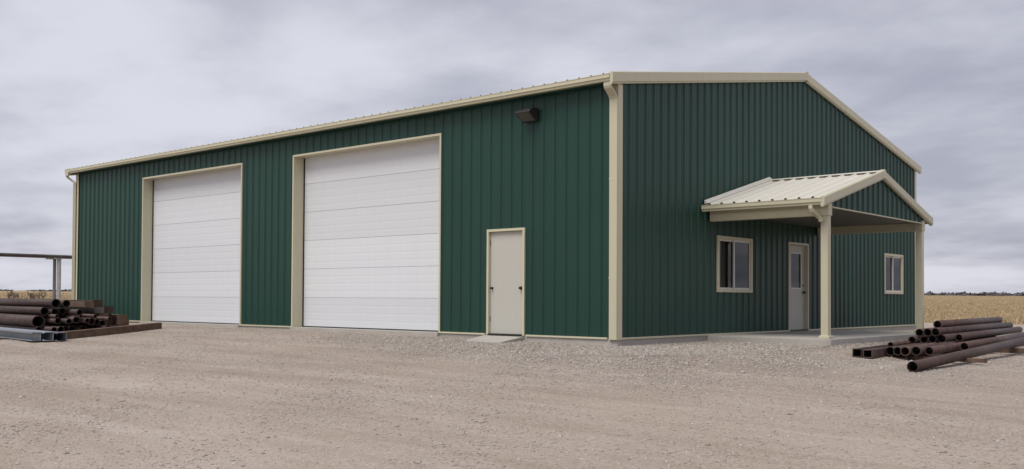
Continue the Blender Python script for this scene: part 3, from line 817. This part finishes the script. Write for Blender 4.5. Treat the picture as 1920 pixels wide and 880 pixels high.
# square timbers / tubes behind
GQ = 'square timbers behind the left pipes'
for s, z, t, hw, hh, lab in ((2.20, 0.565, 3.27, 0.12, 0.075, 'grey brown square timber on top behind the left pipes, nearer one'),
                             (2.60, 0.60, 3.76, 0.13, 0.085, 'grey brown square timber on top behind the left pipes, nearer the wall'),
                             (2.92, 0.42, 3.85, 0.14, 0.09, 'rust brown square timber sticking out furthest in the upper left stack'),
                             (2.55, 0.41, 3.5, 0.13, 0.085, 'grey square timber half hidden behind the left pipe ends'),
                             (3.30, 0.20, 3.74, 0.12, 0.065, 'thin brown square timber low in the stack nearest the green wall')):
    a, b = lp(s, z, t, 8.0); tube(a, b, hw, hh, lab, 'timber', GQ, M_TIMBER if 'brown' in lab else M_GREYWOOD, 'square_timber', hollow=False)
for s, z, t, lab in ((2.68, 0.23, 3.7, 'third from the ground, beside the pipes'), (2.98, 0.22, 3.95, 'third from the ground, nearer the wall'),
                     (2.72, 0.05, 3.6, 'second from the ground, beside the pipes'), (3.02, 0.05, 3.9, 'second from the ground, in the middle'), (3.30, 0.05, 3.7, 'second from the ground, nearest the wall'),
                     (2.75, -0.12, 3.3, 'lowest, beside the pipes'), (3.05, -0.12, 3.5, 'lowest, in the middle'), (3.32, -0.12, 3.4, 'lowest, nearest the wall')):
    a, b = lp(s, z, t + jl(0.2), 7.5); tube(a, b + vL*jl(0.06), 0.13, 0.08, 'dark square timber behind the left pipes, ' + lab, 'timber', GQ, M_TIMBER, 'square_timber', hollow=False)
# timbers across, under the pile
beam((-13.08, -5.42, -0.215), (-14.98, -1.50, -0.055), 0.10, 0.10, 'long dark brown timber running from the grey channels towards the big door', GT)
beam((-13.45, -5.2, -0.25), (-14.2, -3.6, -0.2), 0.07, 0.06, 'short dark timber beside the longest timber under the left pile', GT)
beam((-14.45, -2.35, -0.205), (-14.95, -1.15, -0.155), 0.12, 0.02, 'flat dark board on the gravel beside the longest timber', GT, name='board')
beam((-17.5, -5.3, -0.23), (-17.1, -1.9, -0.20), 0.08, 0.06, 'dark timber under the middle of the left pile', GT)
beam((-21.5, -4.9, -0.23), (-21.1, -1.5, -0.20), 0.08, 0.06, 'dark timber under the far end of the left pile', GT)
# galvanised channels in front
def channel(s, z, t, L, label, flip=1):
    a, b = lp(s, z, t, L); t_, w, d = basis(a, b)
    h, fl, th, lip = 0.105, 0.105, 0.008, 0.03
    prof = [(-fl, -h+lip), (-fl, -h), (fl, -h), (fl, h), (-fl, h), (-fl, h-lip), (-fl+th, h-lip), (-fl+th, h-th), (fl-th, h-th), (fl-th, -h+th), (-fl+th, -h+th), (-fl+th, -h+lip)]
    mb = MB().prism([(flip*x, y) for x, y in prof], 'y', 0.0, L)
    o = mb.build('steel_channel', M_GALV, None)
    mm = Matrix((w, t_, d)).transposed().to_4x4(); mm.translation = a; o.matrix_world = mm
    tag(o, label, 'channel', 'galvanised channels in front of the left pile')
channel(0.02, -0.185, 0.45, 8.0, 'grey galvanised channel nearest the camera at the foot of the left pile', 1)
channel(0.26, -0.18, 0.30, 8.0, 'grey galvanised channel second from the camera at the foot of the left pile', 1)
channel(0.50, -0.19, 0.10, 8.2, 'grey galvanised channel nearest the pipes at the foot of the left pile', 1)
for x in (-15.0, -19.2):
    c = OL + uL*((OL.x - x)/0.992)
    beam((x, c.y-0.25, -0.325), (x+0.1, c.y+0.75, -0.32), 0.05, 0.035, 'flat board under the %s end of the grey channels' % ('near' if x > -16 else 'far'), GT, name='board')

# ------------------------------------------------------------------ pipe rack far left
RX, RY = 11.35 - math.sin(YAW + math.atan(850/1847.6))*52, -16.33 + math.cos(YAW + math.atan(850/1847.6))*52
RG = gz(RX, RY); RTOP = 2.58
rk = empty('pipe_rack', (RX, RY, RG))
tag(rk, 'tall steel pipe rack on pale posts standing in the field left of the building', 'rack')
for dy in (-8.5, 0, 8.5):
    for dx, rr_ in ((0.0, 0.10), (-0.30, 0.075)):
        gg = gz(RX+dx, RY+dy) - RG
        MB().cyl((dx, dy + dx*0.25, gg-0.4), (dx, dy + dx*0.25, RTOP-RG), rr_, n=14).build('post', M_PALE, rk)
    MB().box(-0.95, 0.2, dy-0.24, dy+0.1, RTOP-RG, RTOP+0.05-RG).build('crossbar', M_PALE, rk)
for i, dx in enumerate((0.06, -0.12, -0.32, -0.62)):
    pipe((RX+dx, RY+9.0-0.3*i, RTOP+0.05+0.075), (RX+dx-0.25, RY-14.0, RTOP+0.05+0.075), 0.075, ('long grey pipe on the near side of the tall rack at the left', 'long grey pipe second from the near side of the tall rack', 'long grey pipe third from the near side of the tall rack', 'long grey pipe on the far side of the tall rack at the left')[i], 'pipes lying on the tall rack', M_GREYWOOD)

# ------------------------------------------------------------------ gravel stones, grass, shrubs, tree line
rng = np.random.default_rng(11)
def stone_mat():
    k = NT('gravel_stone'); at = k.n('ShaderNodeAttribute', attribute_name='tint')
    c = k.ramp(at.outputs['Fac'], [(0.0, (0.20, 0.165, 0.135)), (0.30, (0.28, 0.243, 0.208)), (0.6, (0.345, 0.308, 0.272)), (0.9, (0.44, 0.41, 0.375)), (1.0, (0.60, 0.575, 0.54))])
    k.l(c, k.b.inputs['Base Color']); k.b.inputs['Roughness'].default_value = 0.9; return k.m
N = 600000
az = rng.uniform(YAW - 0.62, YAW + 0.62, N); r = np.sqrt(rng.uniform(0, 1, N)**1.35)*26 + 6.5
X = 11.35 - np.sin(az)*r; Y = -16.33 + np.cos(az)*r
d = foot_dist(X, Y)
lump = np.sin(X*0.7+Y*0.5+1)*np.sin(Y*0.9-X*0.3) + 0.6*np.sin(X*1.9-Y*1.1)*np.sin(Y*2.3+X*0.8)
wide = 1.7 + 1.8*np.clip((X+2)/4, 0, 1)
band = np.exp(-(np.maximum(d-1.3-0.6*lump, 0)/wide)**2) * np.clip((X+9+lump)/5, 0.08, 1) * np.clip(0.25+d/0.7, 0, 1)            # loose stone along the near part of the building
dens = np.clip(0.20 + 0.10*lump + 0.9*band, 0.03, 0.95)
keep = (rng.random(N) < dens) & (d > 0.03) & ~((X > 0) & (X < 2.95) & (Y > 3.5) & (Y < 9.75)) & ~((X > -3.6) & (X < -2.4) & (Y > -0.72) & (Y < 0.1))
keep &= ~((X < D1[1]+0.1) & (X > D1[0]-0.1) & (Y > -0.3) & (Y < 1)) & ~((X < D2[1]+0.1) & (X > D2[0]-0.1) & (Y > -0.3) & (Y < 1))
X, Y, bd = X[keep], Y[keep], band[keep]; n = len(X)
size = rng.gamma(3.0, 0.0017, n) * (1 + 1.25*bd) + 0.004
Z = ground_z(X, Y) + size*0.10
octv = np.array([[1,0,0],[0,1,0],[-1,0,0],[0,-1,0],[0,0,0.62],[0,0,-0.6]])
octf = np.array([[0,1,4],[1,2,4],[2,3,4],[3,0,4],[1,0,5],[2,1,5],[3,2,5],[0,3,5]])
jit = 1 + rng.uniform(-0.38, 0.38, (n, 6, 3))
th = rng.uniform(0, 2*np.pi, n); c_, s_ = np.cos(th), np.sin(th)
L0 = octv[None]*jit + rng.uniform(-0.18, 0.18, (n, 6, 3)); L0[..., 0] *= rng.uniform(1.0, 1.7, (n, 1))
Vx = (L0[..., 0]*c_[:, None] - L0[..., 1]*s_[:, None])*size[:, None] + X[:, None]
Vy = (L0[..., 0]*s_[:, None] + L0[..., 1]*c_[:, None])*size[:, None] + Y[:, None]
Vz = L0[..., 2]*size[:, None] + Z[:, None]
V = np.stack([Vx, Vy, Vz], 2).reshape(-1, 3)
Ff = (octf[None] + (np.arange(n)*6)[:, None, None]).reshape(-1, 3)
tint = np.repeat(np.clip(rng.beta(2.2, 2.2, n)*0.90 + 0.05*bd + 0.16*(1-bd), 0, 1), 8)
stones = np_mesh('gravel_stones', V, Ff, stone_mat(), tint)
tag(stones, 'loose crushed stones scattered over the gravel yard', 'gravel', kind='stuff')

def grass_mat():
    k = NT('dry_grass'); at = k.n('ShaderNodeAttribute', attribute_name='tint')
    c = k.ramp(at.outputs['Fac'], [(0.0, (0.29, 0.21, 0.12)), (0.4, (0.41, 0.312, 0.188)), (0.75, (0.50, 0.40, 0.26)), (1.0, (0.58, 0.49, 0.36))])
    c = k.mix(k.math('MULTIPLY', k.ramp(k.noise(0.25, 3), [(0.45, (0, 0, 0)), (0.65, (1, 1, 1))]), 0.5), c, (0.40, 0.30, 0.165))
    k.l(c, k.b.inputs['Base Color']); k.b.inputs['Roughness'].default_value = 0.9
    k.b.inputs['Specular IOR Level'].default_value = 0.15
    return k.m
def wedge(n, az0, az1, r0, r1, power=1.0):
    az = rng.uniform(az0, az1, n); r = r0 * (r1/r0)**(rng.random(n)**power)
    return 11.35 - np.sin(az)*r, -16.33 + np.cos(az)*r
def px_az(px): return YAW - math.atan((px-960)/1847.6)
pts = [wedge(125000, px_az(2500), px_az(1250), 44, 480), wedge(42000, px_az(500), px_az(-600), 44, 480)]
X = np.concatenate([p[0] for p in pts]); Y = np.concatenate([p[1] for p in pts])
rr = np.hypot(X+8, Y-8) + 3.0*np.sin(X*0.35)*np.sin(Y*0.3+1) + 2*np.sin(X*0.11+Y*0.07)
keep = (rr > 42) & (foot_dist(X, Y) > 6)
keep &= rng.random(len(X)) < np.clip((rr-41)/4, 0.1, 1)
X, Y = X[keep], Y[keep]; n = len(X)
dist = np.hypot(X-11.35, Y+16.33)
h = rng.uniform(0.14, 0.38, n) * (0.75 + 0.35*np.sin(X*0.21)*np.sin(Y*0.17+2)) ; wd = 0.02 + dist*0.00045; h = h*np.clip(1.15-(dist-50)/260, 0.35, 1)
Z = ground_z(X, Y)
B = 3
verts, faces, tints = [], [], []
for b in range(B):
    th = rng.uniform(0, 2*np.pi, n); lean = rng.uniform(0.05, 0.45, n)*h; hh = h*rng.uniform(0.7, 1.15, n)
    ox, oy = rng.normal(0, 0.12, n), rng.normal(0, 0.12, n)
    dx, dy = np.cos(th)*wd, np.sin(th)*wd
    lx, ly = np.cos(th+1.4)*lean, np.sin(th+1.4)*lean
    v = np.stack([np.stack([X+ox-dx, Y+oy-dy, Z-0.03], 1), np.stack([X+ox+dx, Y+oy+dy, Z-0.03], 1),
                  np.stack([X+ox+lx*0.5+dx*0.6, Y+oy+ly*0.5+dy*0.6, Z+hh*0.65], 1), np.stack([X+ox+lx, Y+oy+ly, Z+hh], 1)], 1)
    verts.append(v); tints.append(rng.beta(2.5, 2.2, n))
V = np.concatenate(verts).reshape(-1, 3)
Ff = np.arange(len(V)).reshape(-1, 4)
grass = np_mesh('prairie_grass', V, Ff, grass_mat(), np.concatenate(tints))
tag(grass, 'tall dry tan prairie grass covering the field behind the yard', 'grass', kind='stuff')

def twig_mat(name, a, b):
    k = NT(name); k.l(k.ramp(k.noise(3.0, 3), [(0.35, a), (0.65, b)]), k.b.inputs['Base Color']); k.b.inputs['Roughness'].default_value = 0.95; return k.m
M_TWIG = twig_mat('bare_twigs', (0.10, 0.075, 0.06), (0.19, 0.15, 0.12))
M_TREES = twig_mat('distant_trees', (0.075, 0.073, 0.085), (0.12, 0.11, 0.115))
# a low wood all along the skyline
bushes = []
nb = 3000
az = np.sort(rng.uniform(-math.pi, math.pi, nb)); R0 = rng.uniform(520, 640, nb)
bx_, by_ = -8 + np.sin(az)*R0, 8 + np.cos(az)*R0
bz_ = ground_z(bx_, by_)
right = np.clip(0.5 + 0.5*np.sin(az*3+0.6) + 0.35*np.sin(az*11), 0.18, 1)
right = np.where((az > -0.45) & (az < 0.5), 1.0, right)
bh = rng.uniform(0.9, 1.7, nb)*right + 0.4*rng.random(nb)**3
T = 46
px_ = bx_[:, None] + rng.normal(0, 1.0, (nb, T))*(1.6 + bh[:, None]*0.9)
py_ = by_[:, None] + rng.normal(0, 1.0, (nb, T))*(1.6 + bh[:, None]*0.9)
hz_ = np.abs(rng.normal(0, 0.45, (nb, T)))*bh[:, None] - 0.2
hz_ = np.minimum(hz_, bh[:, None]*1.25)
cz_ = bz_[:, None] + hz_
sz = rng.uniform(0.5, 1.3, (nb, T))
tri = rng.normal(0, 1, (nb, T, 3, 3)); tri /= np.linalg.norm(tri, axis=3, keepdims=True)
V = np.stack([px_, py_, cz_], 2)[:, :, None, :] + tri*sz[..., None, None]*np.array([1.5, 1.5, 0.8])
V = V.reshape(-1, 3)
tl = np_mesh('distant_treeline', V, np.arange(len(V)).reshape(-1, 3), M_TREES)
tag(tl, 'low dark line of leafless trees along the horizon', 'treeline', kind='stuff')

def shrub(x, y, h, seed, label):
    r = random.Random(seed); mb = MB(); z = gz(x, y)
    def branch(p, dirv, L, rad, depth):
        q = p + dirv*L
        mb.cyl(p, q, rad, rad*0.6, 4, caps=False)
        if depth == 0: return
        for _ in range(3 if depth > 1 else 2):
            nd = (dirv + Vector((r.uniform(-.6, .6), r.uniform(-.6, .6), r.uniform(-0.1, .4)))).normalized()
            branch(p + dirv*L*r.uniform(0.5, 1.0), nd, L*r.uniform(0.55, 0.8), rad*0.62, depth-1)
    for _ in range(7):
        dv = Vector((r.uniform(-.55, .55), r.uniform(-.55, .55), 1)).normalized()
        branch(Vector((r.uniform(-.25, .25)*h, r.uniform(-.25, .25)*h, -0.05)), dv, h*0.42*r.uniform(0.6, 1.1), 0.030*h, 3)
    o = mb.build('bare_shrub', M_TWIG, None); o.location = (x, y, z)
    tag(o, label, 'shrub', 'leafless shrubs in the left field')
def field_point(px, dist):
    az = px_az(px); return 11.35 - math.sin(az)*dist, -16.33 + math.cos(az)*dist
for i, (px, dd, h, lab) in enumerate(((23, 160, 2.0, 'bare shrub leftmost on the left skyline'), (34, 175, 1.5, 'low bare shrub right of the leftmost shrub on the skyline'),
                                      (66, 165, 1.9, 'bare shrub midway between the left picture edge and the rack post'), (75, 150, 2.1, 'tall thin bare shrub just left of the rack post'),
                                      (103, 170, 1.4, 'small bare shrub right beside the rack post'))):
    x, y = field_point(px, dd); shrub(x, y, h, 40+i, lab)
